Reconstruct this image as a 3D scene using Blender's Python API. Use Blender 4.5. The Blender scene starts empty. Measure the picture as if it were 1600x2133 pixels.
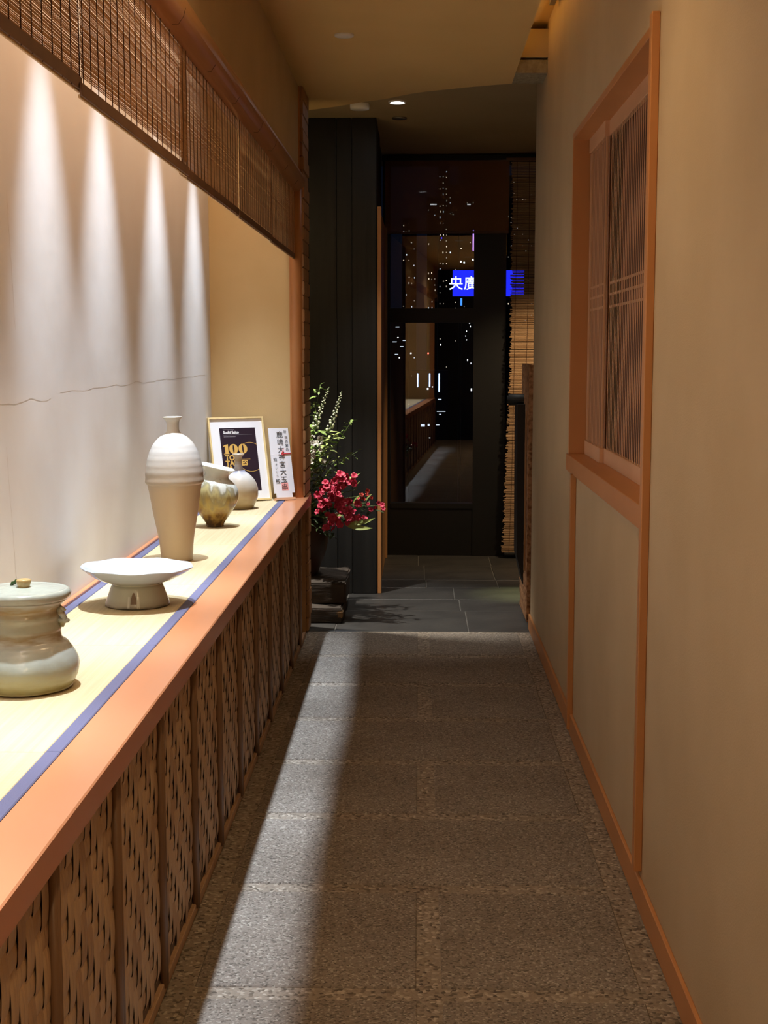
import bpy, bmesh, math, random
from mathutils import Vector, Matrix, Quaternion, noise
random.seed(7)
S = bpy.context.scene
C = S.collection
R = math.radians

# ------------------------------------------------------------------ camera
FPX = 2900.0
YAW, PITCH = R(1.432), R(6.658)
CAMZ = 1.5
cd = bpy.data.cameras.new('camera')
cam = bpy.data.objects.new('camera', cd); C.objects.link(cam)
cd.sensor_fit = 'VERTICAL'; cd.sensor_height = 24.0
cd.lens = FPX / 2133.0 * 24.0
cd.clip_start = 0.05; cd.clip_end = 5000
cam.location = (0, 0, CAMZ)
cam.rotation_euler = (math.pi/2 - PITCH, 0, YAW)
S.camera = cam

def ray(px, py):
    r = Vector((math.cos(YAW), math.sin(YAW), 0))
    w = Vector((-math.sin(YAW)*math.cos(PITCH), math.cos(YAW)*math.cos(PITCH), -math.sin(PITCH)))
    d = w.cross(r)
    return r*((px-800)/FPX) + d*((py-1066.5)/FPX) + w
def at(px, py, y):
    v = ray(px, py); t = y / v.y
    return Vector((0, 0, CAMZ)) + v*t

# ------------------------------------------------------------------ world and exposure
W = bpy.data.worlds.new('night'); S.world = W; W.use_nodes = True
bg = W.node_tree.nodes['Background']
bg.inputs[0].default_value = (0.10, 0.16, 0.36, 1); bg.inputs[1].default_value = 0.012
S.view_settings.view_transform = 'Standard'; S.view_settings.look = 'None'
S.view_settings.gamma = 1; S.view_settings.use_curve_mapping = False
S.view_settings.exposure = 0.52

def spot(name, loc, target, power, col, size, blend=.5, rad=.03):
    l = bpy.data.lights.new(name, 'SPOT'); l.energy = power; l.color = col
    l.spot_size = R(size); l.spot_blend = blend; l.shadow_soft_size = rad
    o = bpy.data.objects.new(name, l); C.objects.link(o); o.location = loc
    o.rotation_euler = (Vector(target)-Vector(loc)).to_track_quat('-Z', 'Y').to_euler()
    return o
COOL = (0.76, 0.87, 1.0); WARM = (1.0, 0.70, 0.38)
NICHE_LAMPS = [6.62, 5.68, 4.70, 3.98, 3.1, 2.2, 1.3, 0.4, -0.5]
for y in NICHE_LAMPS:
    spot('niche_spot', (-.815, y, 3.06), (-.815, y, 0), 275, COOL, 40, 1.0, .028)
# warm strip lamp along the top of the niche, behind the blinds
al = bpy.data.lights.new('niche_strip', 'AREA'); al.shape = 'RECTANGLE'; al.size = 8.4; al.size_y = .04; al.energy = 27; al.color = (1.0, .74, .54)
ao = bpy.data.objects.new('niche_strip', al); C.objects.link(ao); ao.location = (-.70, 2.75, 3.088)
ao.rotation_euler = Matrix(((0, math.cos(R(14)), math.sin(R(14))), (1, 0, 0), (0, math.sin(R(14)), math.cos(R(14))))).to_euler()
# warm downlights further back in the corridor, and the lamps of the lobby end
for y, pw in ((-1.9, 14), (0.3, 62), (3.3, 18)):
    spot('corridor_spot', (0.0, y, 2.775), (0.0, y, 0), pw, WARM, 150, .9, .05)
spot('lobby_spot', (-.124, 7.95, 2.835), (-.10, 8.05, 0), 34, (1, .96, .9), 60, .6, .04)
spot('planter_spot', (-.85, 7.56, 2.835), (-.58, 7.74, 0.9), 330, (1, .94, .84), 50, .6, .03)
spot('desk_spot', (.86, 8.62, .8), (.62, 8.5, 0), 22, (.95, 1.0, .45), 44, 1.0, .03)
spot('screen_spot', (1.15, 8.7, 2.6), (.72, 9.95, .45), 95, (1, .72, .42), 62, .8, .04)

# ------------------------------------------------------------------ materials
MATS = {}
def mat(name, col, rough=.6, col2=None, scale=8, stretch=(1, 1, 1), bump=0, bscale=60, metal=0,
        emit=None, estr=0, spec=.5, detail=4, ramp=(.35, .65), coat=0, bstretch=None, coord='Object'):
    m = bpy.data.materials.new(name); m.use_nodes = True
    nt = m.node_tree; p = nt.nodes['Principled BSDF']
    p.inputs['Base Color'].default_value = (*col, 1); p.inputs['Roughness'].default_value = rough
    p.inputs['Metallic'].default_value = metal
    p.inputs['Specular IOR Level'].default_value = spec
    p.inputs['Coat Weight'].default_value = coat
    tc = nt.nodes.new('ShaderNodeTexCoord')
    def mapped(st):
        mp = nt.nodes.new('ShaderNodeMapping'); mp.inputs['Scale'].default_value = st
        nt.links.new(tc.outputs[coord], mp.inputs[0]); return mp
    if col2 is not None:
        n = nt.nodes.new('ShaderNodeTexNoise'); n.inputs['Scale'].default_value = scale; n.inputs['Detail'].default_value = detail
        nt.links.new(mapped(stretch).outputs[0], n.inputs['Vector'])
        r = nt.nodes.new('ShaderNodeValToRGB')
        r.color_ramp.elements[0].position = ramp[0]; r.color_ramp.elements[1].position = ramp[1]
        r.color_ramp.elements[0].color = (*col, 1); r.color_ramp.elements[1].color = (*col2, 1)
        nt.links.new(n.outputs['Fac'], r.inputs[0]); nt.links.new(r.outputs[0], p.inputs['Base Color'])
    if bump:
        n = nt.nodes.new('ShaderNodeTexNoise'); n.inputs['Scale'].default_value = bscale; n.inputs['Detail'].default_value = 5
        nt.links.new(mapped(bstretch or stretch).outputs[0], n.inputs['Vector'])
        b = nt.nodes.new('ShaderNodeBump'); b.inputs['Strength'].default_value = bump; b.inputs['Distance'].default_value = .01
        nt.links.new(n.outputs['Fac'], b.inputs['Height']); nt.links.new(b.outputs[0], p.inputs['Normal'])
    if emit:
        p.inputs['Emission Color'].default_value = (*emit, 1); p.inputs['Emission Strength'].default_value = estr
    MATS[name] = m
    return m

def speckle(name, base, light, dark, scale, bump=.3, rough=.75):
    m = bpy.data.materials.new(name); m.use_nodes = True
    nt = m.node_tree; p = nt.nodes['Principled BSDF']; p.inputs['Roughness'].default_value = rough
    tc = nt.nodes.new('ShaderNodeTexCoord')
    v = nt.nodes.new('ShaderNodeTexVoronoi'); v.inputs['Scale'].default_value = scale
    nt.links.new(tc.outputs['Object'], v.inputs['Vector'])
    sp = nt.nodes.new('ShaderNodeSeparateColor'); nt.links.new(v.outputs['Color'], sp.inputs[0])
    r = nt.nodes.new('ShaderNodeValToRGB'); cr = r.color_ramp
    cr.elements[0].position = 0; cr.elements[0].color = (*dark, 1)
    cr.elements[1].position = 1; cr.elements[1].color = (*light, 1)
    e = cr.elements.new(.3); e.color = (*base, 1); e = cr.elements.new(.75); e.color = (*base, 1)
    nt.links.new(sp.outputs[0], r.inputs[0])
    n = nt.nodes.new('ShaderNodeTexNoise'); n.inputs['Scale'].default_value = 2.2; n.inputs['Detail'].default_value = 5
    nt.links.new(tc.outputs['Object'], n.inputs['Vector'])
    mx = nt.nodes.new('ShaderNodeMix'); mx.data_type = 'RGBA'; mx.blend_type = 'MULTIPLY'; mx.inputs[0].default_value = .55
    r2 = nt.nodes.new('ShaderNodeValToRGB'); r2.color_ramp.elements[0].position = .3; r2.color_ramp.elements[1].position = .7
    r2.color_ramp.elements[0].color = (.62, .58, .52, 1); r2.color_ramp.elements[1].color = (1, 1, 1, 1)
    nt.links.new(n.outputs['Fac'], r2.inputs[0]); nt.links.new(r.outputs[0], mx.inputs[6]); nt.links.new(r2.outputs[0], mx.inputs[7])
    nt.links.new(mx.outputs[2], p.inputs['Base Color'])
    b = nt.nodes.new('ShaderNodeBump'); b.inputs['Strength'].default_value = bump; b.inputs['Distance'].default_value = .004
    b.invert = True
    nt.links.new(v.outputs['Distance'], b.inputs['Height']); nt.links.new(b.outputs[0], p.inputs['Normal'])
    MATS[name] = m; return m

def glaze(name, stops, rough=.25, nz=.25, nscale=9, bump=.15, bscale=40, tilt=(0, 0), spec=.5, rings=0):
    """stops: (height 0..1, colour) up the pot, broken up by noise"""
    m = bpy.data.materials.new(name); m.use_nodes = True
    nt = m.node_tree; p = nt.nodes['Principled BSDF']; p.inputs['Roughness'].default_value = rough
    p.inputs['Specular IOR Level'].default_value = spec
    tc = nt.nodes.new('ShaderNodeTexCoord'); sx = nt.nodes.new('ShaderNodeSeparateXYZ')
    nt.links.new(tc.outputs['Generated'], sx.inputs[0])
    n = nt.nodes.new('ShaderNodeTexNoise'); n.inputs['Scale'].default_value = nscale; n.inputs['Detail'].default_value = 6
    mp = nt.nodes.new('ShaderNodeMapping'); mp.inputs['Scale'].default_value = (1, 1, 1 + rings)
    nt.links.new(tc.outputs['Generated'], mp.inputs[0]); nt.links.new(mp.outputs[0], n.inputs['Vector'])
    def math_(op, a, b):
        q = nt.nodes.new('ShaderNodeMath'); q.operation = op
        for i, v in enumerate((a, b)):
            if isinstance(v, (int, float)): q.inputs[i].default_value = v
            else: nt.links.new(v, q.inputs[i])
        return q.outputs[0]
    k = math_('MULTIPLY', math_('SUBTRACT', n.outputs['Fac'], .5), nz*2)
    k = math_('ADD', sx.outputs[2], k)
    k = math_('ADD', k, math_('MULTIPLY', math_('SUBTRACT', sx.outputs[0], .5), tilt[0]))
    k = math_('ADD', k, math_('MULTIPLY', math_('SUBTRACT', sx.outputs[1], .5), tilt[1]))
    r = nt.nodes.new('ShaderNodeValToRGB'); cr = r.color_ramp
    cr.elements[0].position = stops[0][0]; cr.elements[0].color = (*stops[0][1], 1)
    cr.elements[1].position = stops[-1][0]; cr.elements[1].color = (*stops[-1][1], 1)
    for h, c in stops[1:-1]:
        e = cr.elements.new(h); e.color = (*c, 1)
    nt.links.new(k, r.inputs[0]); nt.links.new(r.outputs[0], p.inputs['Base Color'])
    n2 = nt.nodes.new('ShaderNodeTexNoise'); n2.inputs['Scale'].default_value = bscale
    nt.links.new(tc.outputs['Object'], n2.inputs['Vector'])
    b = nt.nodes.new('ShaderNodeBump'); b.inputs['Strength'].default_value = bump; b.inputs['Distance'].default_value = .006
    nt.links.new(n2.outputs['Fac'], b.inputs['Height']); nt.links.new(b.outputs[0], p.inputs['Normal'])
    MATS[name] = m; return m

def emitter(name, col, s):
    m = bpy.data.materials.new(name); m.use_nodes = True; nt = m.node_tree
    nt.nodes.remove(nt.nodes['Principled BSDF'])
    e = nt.nodes.new('ShaderNodeEmission'); e.inputs[0].default_value = (*col, 1); e.inputs[1].default_value = s
    nt.links.new(e.outputs[0], nt.nodes['Material Output'].inputs[0]); MATS[name] = m; return m

def glass_thin(name, refl=.14):
    m = bpy.data.materials.new(name); m.use_nodes = True; nt = m.node_tree
    nt.nodes.remove(nt.nodes['Principled BSDF'])
    t = nt.nodes.new('ShaderNodeBsdfTransparent'); g = nt.nodes.new('ShaderNodeBsdfGlossy')
    g.inputs['Roughness'].default_value = 0.0
    g.inputs['Color'].default_value = (.92, .95, 1, 1)
    mx = nt.nodes.new('ShaderNodeMixShader'); mx.inputs[0].default_value = refl
    nt.links.new(t.outputs[0], mx.inputs[1]); nt.links.new(g.outputs[0], mx.inputs[2])
    nt.links.new(mx.outputs[0], nt.nodes['Material Output'].inputs[0]); MATS[name] = m; return m

def cloth_sheer(name, col, opacity):
    m = bpy.data.materials.new(name); m.use_nodes = True; nt = m.node_tree
    p = nt.nodes['Principled BSDF']; p.inputs['Base Color'].default_value = (*col, 1); p.inputs['Roughness'].default_value = .9
    t = nt.nodes.new('ShaderNodeBsdfTransparent'); mx = nt.nodes.new('ShaderNodeMixShader'); mx.inputs[0].default_value = opacity
    nt.links.new(t.outputs[0], mx.inputs[1]); nt.links.new(p.outputs[0], mx.inputs[2])
    nt.links.new(mx.outputs[0], nt.nodes['Material Output'].inputs[0]); MATS[name] = m; return m

mat('plaster', (.54, .40, .235), .85, (.59, .445, .27), 3.0, bump=.12, bscale=220)
mat('ceiling_paint', (.74, .50, .20), .9, (.78, .53, .22), 2.0, bump=.04, bscale=120)
mat('white_plaster', (.77, .75, .72), .75, (.71, .67, .62), 2.5, bump=.25, bscale=5, ramp=(.4, .75))
mat('niche_plaster', (.62, .45, .22), .85, (.66, .49, .25), 3, bump=.05, bscale=150)
mat('orange_wood', (.54, .215, .065), .30, (.60, .25, .08), 3, (1, .08, 1), bump=.03, bscale=30, spec=.45)
mat('rail_wood', (.54, .215, .095), .26, (.60, .25, .115), 3, (1, .06, 1), bump=.02, bscale=30, spec=.5)
mat('pole_wood', (.62, .29, .11), .28, (.68, .33, .13), 4, (1, .1, 1), bump=.05, bscale=25, spec=.5)
mat('jamb_wood', (.56, .245, .085), .42, (.61, .275, .10), 3, (1, 1, .06), bump=.03, bscale=30)
mat('lattice_wood', (.66, .37, .20), .5, (.72, .42, .24), 3, (1, 1, .1))
mat('lattice_back', (.15, .065, .038), .8)
mat('lattice_back_pale', (.40, .20, .11), .8)
mat('block_wood', (.38, .19, .075), .55, (.46, .24, .10), 6, (1, 1, .3), bump=.08, bscale=40)
mat('bark', (.46, .29, .16), .65, (.58, .385, .22), 5, (1, 1, .14), bump=.5, bscale=26, bstretch=(1, 3, .25), ramp=(.3, .7))
mat('bark_dark', (.36, .215, .115), .7, (.48, .30, .165), 5, (1, 1, .14), bump=.5, bscale=26, bstretch=(1, 3, .25), ramp=(.3, .7))
mat('backing_dark', (.03, .018, .01), .9)
mat('bark_under', (.13, .075, .04), .8)
mat('batten', (.16, .085, .04), .5, (.26, .14, .07), 6, (1, 1, .1), bump=.2, bscale=30)
mat('tatami', (.59, .485, .29), .75, (.53, .425, .24), 130, (1, .02, 1), bump=.2, bscale=260, bstretch=(.02, 1, 1))
mat('tatami_edge', (.115, .115, .20), .8, bump=.2, bscale=400)
mat('slat_bamboo', (.52, .27, .115), .5, (.70, .42, .20), 60, (.05, .05, 4), ramp=(.3, .75))
mat('blind_cord', (.075, .03, .012), .8)
mat('blind_batten', (.15, .075, .04), .6, (.20, .10, .05), 8)
mat('blind_tan', (.62, .42, .22), .6)
mat('black_wood', (.006, .0055, .005), .55, (.022, .021, .019), 4, (2.5, 1, .12), bump=.25, bscale=9, bstretch=(3, 1, .08), ramp=(.45, .85), detail=8)
mat('black_frame', (.006, .006, .006), .45)
mat('soft_black', (.008, .007, .006), .6)
mat('rust', (.20, .075, .025), .8, (.50, .26, .12), 45, bump=.8, bscale=60, ramp=(.35, .62))
mat('slate', (.042, .040, .038), .5, (.060, .057, .053), 6, bump=.15, bscale=30)
mat('grout', (.115, .11, .10), .9)
speckle('gravel', (.32, .27, .215), (.56, .50, .42), (.10, .078, .058), 115, .5)
speckle('paver', (.26, .225, .19), (.46, .42, .365), (.10, .083, .067), 190, .25)
mat('dark_clay', (.045, .02, .012), .35, (.07, .03, .016), 6)
mat('old_timber', (.035, .026, .02), .85, (.075, .058, .045), 7, (.3, 1, 1), bump=.9, bscale=16)
mat('cut_timber', (.16, .09, .04), .85, (.30, .19, .09), 14, bump=.9, bscale=25)
mat('paper', (.80, .80, .84), .75)
mat('gold_frame', (.80, .62, .30), .3, spec=.6)
mat('mount', (.83, .83, .85), .8)
mat('poster', (.022, .012, .022), .35)
mat('gold_ink', (.66, .40, .10), .45)
mat('white_ink', (.85, .85, .85), .6)
mat('grey_ink', (.20, .18, .20), .6)
mat('black_ink', (.02, .02, .022), .6)
mat('red_cord', (.75, .03, .05), .5)
mat('red_seal', (.85, .36, .34), .7)
mat('lamp_white', (.92, .88, .80), .4)
mat('metal_grey', (.25, .24, .22), .35, metal=.8)
mat('raw_plaster', (.42, .36, .24), .95, (.30, .25, .16), 30, bump=1, bscale=70)
emitter('lamp_on', (.9, .95, 1), 30)
emitter('cove_led', (1, .88, .50), 5)
glass_thin('window_glass', .15)
cloth_sheer('roller_cloth', (.36, .17, .07), .72)
mat('reed', (.34, .20, .10), .7, (.58, .38, .21), 70, (.06, .06, 3), ramp=(.3, .75), bump=.3, bscale=80)

# pots
glaze('vase_glaze', [(0, (.52, .40, .25)), (.50, (.56, .44, .29)), (.56, (.48, .41, .32)), (.66, (.52, .48, .42)), (.78, (.60, .59, .56)), (1, (.62, .58, .48))], .38, .05, 4, .12, 30, rings=6)
glaze('jar_glaze', [(0, (.30, .25, .10)), (.16, (.36, .34, .20)), (.30, (.33, .36, .31)), (.46, (.37, .40, .36)), (.52, (.44, .45, .40)), (.60, (.26, .20, .11)), (.68, (.31, .31, .24)), (.80, (.34, .33, .24)), (.90, (.30, .21, .09)), (1, (.38, .39, .35))], .22, .09, 5, .3, 35, rings=3)
glaze('lid_glaze', [(0, (.28, .27, .23)), (.5, (.34, .36, .31)), (1, (.40, .44, .37))], .2, .3, 9, .5, 28)
glaze('dish_glaze', [(0, (.10, .07, .04)), (.07, (.36, .33, .24)), (.2, (.42, .40, .30)), (.55, (.42, .40, .29)), (.72, (.42, .46, .48)), (1, (.46, .51, .56))], .15, .06, 6, .06, 30)
glaze('moss_glaze', [(0, (.09, .045, .018)), (.10, (.30, .17, .04)), (.30, (.46, .33, .08)), (.42, (.30, .24, .10)), (.50, (.48, .42, .20)), (.60, (.30, .28, .18)), (.66, (.60, .62, .56)), (1, (.72, .73, .66))], .16, .30, 7, .35, 25, tilt=(.15, .1), rings=-.6)
glaze('bottle_glaze', [(0, (0.361, 0.258, 0.120)), (.2, (0.516, 0.396, 0.224)), (.45, (0.533, 0.482, 0.396)), (.62, (0.602, 0.585, 0.550)), (.70, (0.327, 0.344, 0.430)), (.78, (0.516, 0.533, 0.585)), (.86, (0.396, 0.310, 0.206)), (1, (0.516, 0.447, 0.344))], .2, .05, 5, .1, 30, rings=4)
mat('knob_glaze', (.50, .34, .12), .2, (.40, .30, .14), 20)
mat('green_glaze', (.03, .07, .015), .15)

# ------------------------------------------------------------------ helpers
def tag(o, label, cat=None, group=None, kind=None):
    if label: o['label'] = label
    if cat: o['category'] = cat
    if group: o['group'] = group
    if kind: o['kind'] = kind
    return o
def thing(name, label, cat, loc=(0, 0, 0), rot=(0, 0, 0), group=None, kind=None):
    o = bpy.data.objects.new(name, None); C.objects.link(o); o.empty_display_size = .05
    o.location = loc; o.rotation_euler = rot
    return tag(o, label, cat, group, kind)
def link(name, me, parent=None, loc=None, rot=None):
    o = bpy.data.objects.new(name, me); C.objects.link(o)
    if parent: o.parent = parent
    if loc: o.location = loc
    if rot: o.rotation_euler = rot
    return o
def mesh_from(bm, name, m, smooth=False):
    me = bpy.data.meshes.new(name); bmesh.ops.recalc_face_normals(bm, faces=bm.faces[:]); bm.to_mesh(me); bm.free()
    if isinstance(m, str): m = [m]
    for k in m: me.materials.append(MATS[k])
    if smooth:
        for p in me.polygons: p.use_smooth = True
    return me
def box_bm(bm, x0, x1, y0, y1, z0, z1, bev=0):
    r = bmesh.ops.create_cube(bm, size=1)
    bmesh.ops.scale(bm, vec=(x1-x0, y1-y0, z1-z0), verts=r['verts'])
    bmesh.ops.translate(bm, vec=((x0+x1)/2, (y0+y1)/2, (z0+z1)/2), verts=r['verts'])
    if bev:
        es = list({e for v in r['verts'] for e in v.link_edges})
        bmesh.ops.bevel(bm, geom=es, offset=bev, segments=1 if bev < .004 else 2, affect='EDGES')
def box(name, x0, x1, y0, y1, z0, z1, m, parent=None, bev=0, origin=None):
    """box in the parent's coordinates; its own origin at the box's base centre"""
    cx, cy, cz = origin or ((x0+x1)/2, (y0+y1)/2, z0)
    bm = bmesh.new(); box_bm(bm, x0-cx, x1-cx, y0-cy, y1-cy, z0-cz, z1-cz, bev)
    return link(name, mesh_from(bm, name, m), parent, (cx, cy, cz))
def struct(o):
    o['kind'] = 'structure'; return o
def lathe_bm(prof, n=64, fn=None, closed_bottom=True, closed_top=False):
    bm = bmesh.new(); rings = []
    for i, (r, z) in enumerate(prof):
        ring = []
        for k in range(n):
            a = 2*math.pi*k/n; v = Vector((r*math.cos(a), r*math.sin(a), z))
            if fn: v = fn(v, a, i/(len(prof)-1))
            ring.append(bm.verts.new(v))
        rings.append(ring)
    for a, b in zip(rings, rings[1:]):
        for k in range(n): bm.faces.new((a[k], a[(k+1) % n], b[(k+1) % n], b[k]))
    if closed_bottom: bm.faces.new(rings[0][::-1])
    if closed_top: bm.faces.new(rings[-1])
    return bm
def smooth_prof(pts, n=6):
    out = []
    P = [pts[0]] + list(pts) + [pts[-1]]
    for i in range(1, len(P)-2):
        for k in range(n):
            t = k/n; a, b, c, d = P[i-1], P[i], P[i+1], P[i+2]
            out.append(tuple(.5*((2*b[j]) + (-a[j]+c[j])*t + (2*a[j]-5*b[j]+4*c[j]-d[j])*t*t + (-a[j]+3*b[j]-3*c[j]+d[j])*t**3) for j in (0, 1)))
    out.append(tuple(pts[-1])); return out
def tube_bm(bm, pts, r, n=6, taper=None):
    pts = [Vector(p) for p in pts]; rings = []
    for i, p in enumerate(pts):
        t = (pts[min(i+1, len(pts)-1)] - pts[max(i-1, 0)]).normalized()
        u = t.orthogonal().normalized() if i == 0 else (u0 - t*u0.dot(t)).normalized()
        u0 = u; v = t.cross(u)
        rr = r if taper is None else r + (taper-r)*i/(len(pts)-1)
        rings.append([bm.verts.new(p + (u*math.cos(2*math.pi*k/n) + v*math.sin(2*math.pi*k/n))*rr) for k in range(n)])
    for a, b in zip(rings, rings[1:]):
        for k in range(n): bm.faces.new((a[k], a[(k+1) % n], b[(k+1) % n], b[k]))
    bm.faces.new(rings[0][::-1]); bm.faces.new(rings[-1])
def poly_prism(bm, pts, z0, z1):
    a = [bm.verts.new((x, y, z0)) for x, y in pts]; b = [bm.verts.new((x, y, z1)) for x, y in pts]
    n = len(pts); bm.faces.new(a[::-1]); bm.faces.new(b)
    for k in range(n): bm.faces.new((a[k], a[(k+1) % n], b[(k+1) % n], b[k]))
def text_mesh(s, size, m, bold=0, align='CENTER', shear=0):
    cu = bpy.data.curves.new('t', 'FONT'); cu.body = s; cu.size = size; cu.offset = bold; cu.align_x = align; cu.align_y = 'CENTER'
    cu.shear = shear; cu.resolution_u = 3
    o = bpy.data.objects.new('t', cu); C.objects.link(o)
    dg = bpy.context.evaluated_depsgraph_get()
    me = bpy.data.meshes.new_from_object(o.evaluated_get(dg)); bpy.data.objects.remove(o)
    me.materials.clear(); me.materials.append(MATS[m]); return me

# ------------------------------------------------------------------ the setting
YN, YE = -3.0, 7.34        # the near end of the corridor (behind the camera), the end of the paving
XL, XR = -.594, .605       # faces of the counter front and of the right wall
# floor: exposed aggregate bed, granite pavers and the far slate tiles set into it
bm = bmesh.new(); box_bm(bm, -1.9, 2.0, YN-.3, YE, -.12, -.004)
floor = struct(link('floor', mesh_from(bm, 'floor', 'gravel')))
JY = [7.315, 6.735, 6.145, 5.550, 4.955, 4.360, 3.755, 3.110, 2.50, 1.90, 1.30, .70, .10, -.50, -1.1, -1.7, -2.3, -2.9]
for i in range(len(JY)-1):
    y1 = JY[i]-.033; y0 = JY[i+1]+.033
    spans = [(-.528, -.002), (.058, .528)] if i % 2 == 0 else [(-.528, .528)]
    if i == 7: spans = [(-.528, .0), (.06, .528)]
    for (a, b) in spans:
        box('paver', a, b, y0, y1, -.03, random.uniform(-.0005, .0006), 'paver', floor, .003)
box('slate_bed', -1.9, 2.0, YE, 10.7, -.12, -.004, 'grout', floor)
ys = YE; row = 0
for yb, xs in ((7.93, (-1.05, -.45, .27, .87)), (8.30, (-.75, -.43, .245, .85)), (8.72, (-.6, -.43, .22, .82)), (9.02, (-.6, .05, .51, 1.1)), (9.62, (-.6, .04, .505, 1.1)), (10.22, (-.6, .0, .51, 1.1)), (10.7, (-.3, .3, .9))):
    e = [-1.9] + list(xs) + [2.0]
    for a, b in zip(e, e[1:]):
        box('slate_tile', a+.0035, b-.0035, ys+.002, yb-.002, -.03, random.uniform(-.001, .0005), 'slate', floor, .002)
    ys = yb

# display counter: woven bark front, battens, lacquered rail, body
Y0C = -1.62; Y1C = 7.30
counter = thing('display_counter', 'long display counter with woven bark front and orange wooden rail', 'counter', (-.8, 2.5, 0))
def rel(o, parent):
    o.parent = parent; o.location = Vector(o.location) - parent.location; return o
rel(box('body', -1.06, -.604, Y0C, 7.10, 0, .70, 'backing_dark'), counter)
rel(box('front_rail', -.674, -.567, Y0C, 7.30, .688, .745, 'rail_wood', bev=.003), counter)
rel(box('back_rail', -1.06, -1.043, Y0C, 7.10, .70, .752, 'rail_wood', bev=.002), counter)
rel(box('plinth_trim', -.604, -.590, Y0C, 7.16, 0, .030, 'bark_dark', bev=.002), counter)
BAT = [7.10 - .4615*i for i in range(20)]
battens_y = [2.165 + .468*k for k in range(-9, 11)]
battens_y = [y for y in battens_y if y < 7.0]
for y in battens_y:
    bm = bmesh.new()
    for s in (-.0085, .0085):
        tube_bm(bm, [(0, s, 0), (0, s, .335), (0, s, .67)], .0085, 8)
    o = link('batten', mesh_from(bm, 'batten', 'batten', True), None, (-.592, y, .018)); rel(o, counter)
CW = .0435
def float_mesh(w, h, out, name, m):
    """one strip of the weave where it passes over: bulged, its ends tucked in"""
    bm = bmesh.new(); nx, nz = 2, 6; g = []
    for j in range(nz+1):
        t = j/nz; row = []
        for i in range(nx+1):
            s = i/nx
            d = out*(max(0, math.sin(math.pi*t))**.5)*(1-.12*(2*s-1)**2) - .0015
            row.append(bm.verts.new((d, (s-.5)*w*(1 - .04*abs(2*t-1)**3), (t-.5)*h)))
        g.append(row)
    for j in range(nz):
        for i in range(nx): bm.faces.new((g[j][i], g[j][i+1], g[j+1][i+1], g[j+1][i]))
    return mesh_from(bm, name, m, True)
VF = [float_mesh(CW*.955, CW*2.55, .0068, 'strip', k) for k in ('bark', 'bark_dark')]
HF = [float_mesh(CW*1.35, CW*1.02, .0038, 'cross_strip', k) for k in ('bark', 'bark_dark')]
edges = [Y0C] + battens_y + [7.05]
for pi, (a, b) in enumerate(zip(edges, edges[1:])):
    a2, b2 = a+.012, b-.012
    if b2-a2 < .05: continue
    near = 1.6 < (a+b)/2 < 3.2
    ncol = max(1, round((b2-a2)/CW)); cw = (b2-a2)/ncol; nrow = 16
    pan = rel(box('woven_panel', -.606, -.6015, a2, b2, .01, .695, 'bark_under'), counter)
    acc = [bmesh.new(), bmesh.new()]
    for c in range(ncol):
        for r in range(-1, nrow):
            ph = (r + c) % 3
            y = a2 + (c+.5)*cw; z = .014 + (r+.5)*CW
            if ph == 0:
                zc = z + CW*1.5; src = VF; nm = 'strip'
            elif ph == 2 and r >= 0:
                zc = z + 0; src = HF; nm = 'cross_strip'
                zc = z + CW*1.0
            else: continue
            if zc > .70 or zc < .02: continue
            q = random.random(); mi = 0 if q < .72 else 1
            loc = Vector((-.6005, y, zc))
            if near:
                o = link(nm, src[mi], pan, loc - pan.location - counter.location)
            else:
                me = src[mi]; base = len(acc[mi].verts)
                vs = [acc[mi].verts.new(v.co + loc) for v in me.vertices]
                for p in me.polygons: acc[mi].faces.new([vs[k] for k in p.vertices])
    if not near:
        bmj = acc[0]; n0 = len(bmj.faces)
        tmp = bpy.data.meshes.new('x'); acc[1].to_mesh(tmp); acc[1].free()
        bmj.from_mesh(tmp)
        bmj.faces.ensure_lookup_table()
        for f in bmj.faces[n0:]: f.material_index = 1
        me = bpy.data.meshes.new('weave'); bmj.to_mesh(me); bmj.free()
        me.materials.append(MATS['bark']); me.materials.append(MATS['bark_dark'])
        for p in me.polygons: p.use_smooth = True
        o = link('weave', me, pan, -(pan.location + counter.location)); o['kind'] = 'stuff'
    else:
        for m_ in acc: m_.free()

# tatami mats lying on the counter
mj = [-1.14, -.22, .70, 1.62, 2.547, 3.504, 4.443, 5.376, 6.367, 7.10]
mat_lab = {2.547: 'pale tatami mat with indigo cloth edges under the squat lidded jar',
           3.504: 'pale tatami mat with indigo cloth edges under the footed white dish',
           4.443: 'pale tatami mat with indigo cloth edges under the tall shouldered vase',
           5.376: 'pale tatami mat with indigo cloth edges under the mossy ochre pot',
           6.367: 'pale tatami mat with indigo cloth edges under the framed poster and long-necked bottle',
           1.62: 'bare pale tatami mat with indigo cloth edges on the display counter'}
for a, b in zip(mj, mj[1:]):
    t = thing('tatami_mat', mat_lab.get(a, 'bare pale tatami mat with indigo cloth edges on the display counter'), 'tatami mat', (-.859, (a+b)/2, .70), group='tatami mats on the counter')
    h = (b-a)/2-.0012
    box('mat_core', -.154, .154, -h, h, 0, .043, 'tatami', t, .002)
    box('cloth_edge', .154, .184, -h, h, 0, .0445, 'tatami_edge', t, .002)
    box('cloth_edge', -.183, -.154, -h, h, 0, .0445, 'tatami_edge', t, .002)

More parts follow.
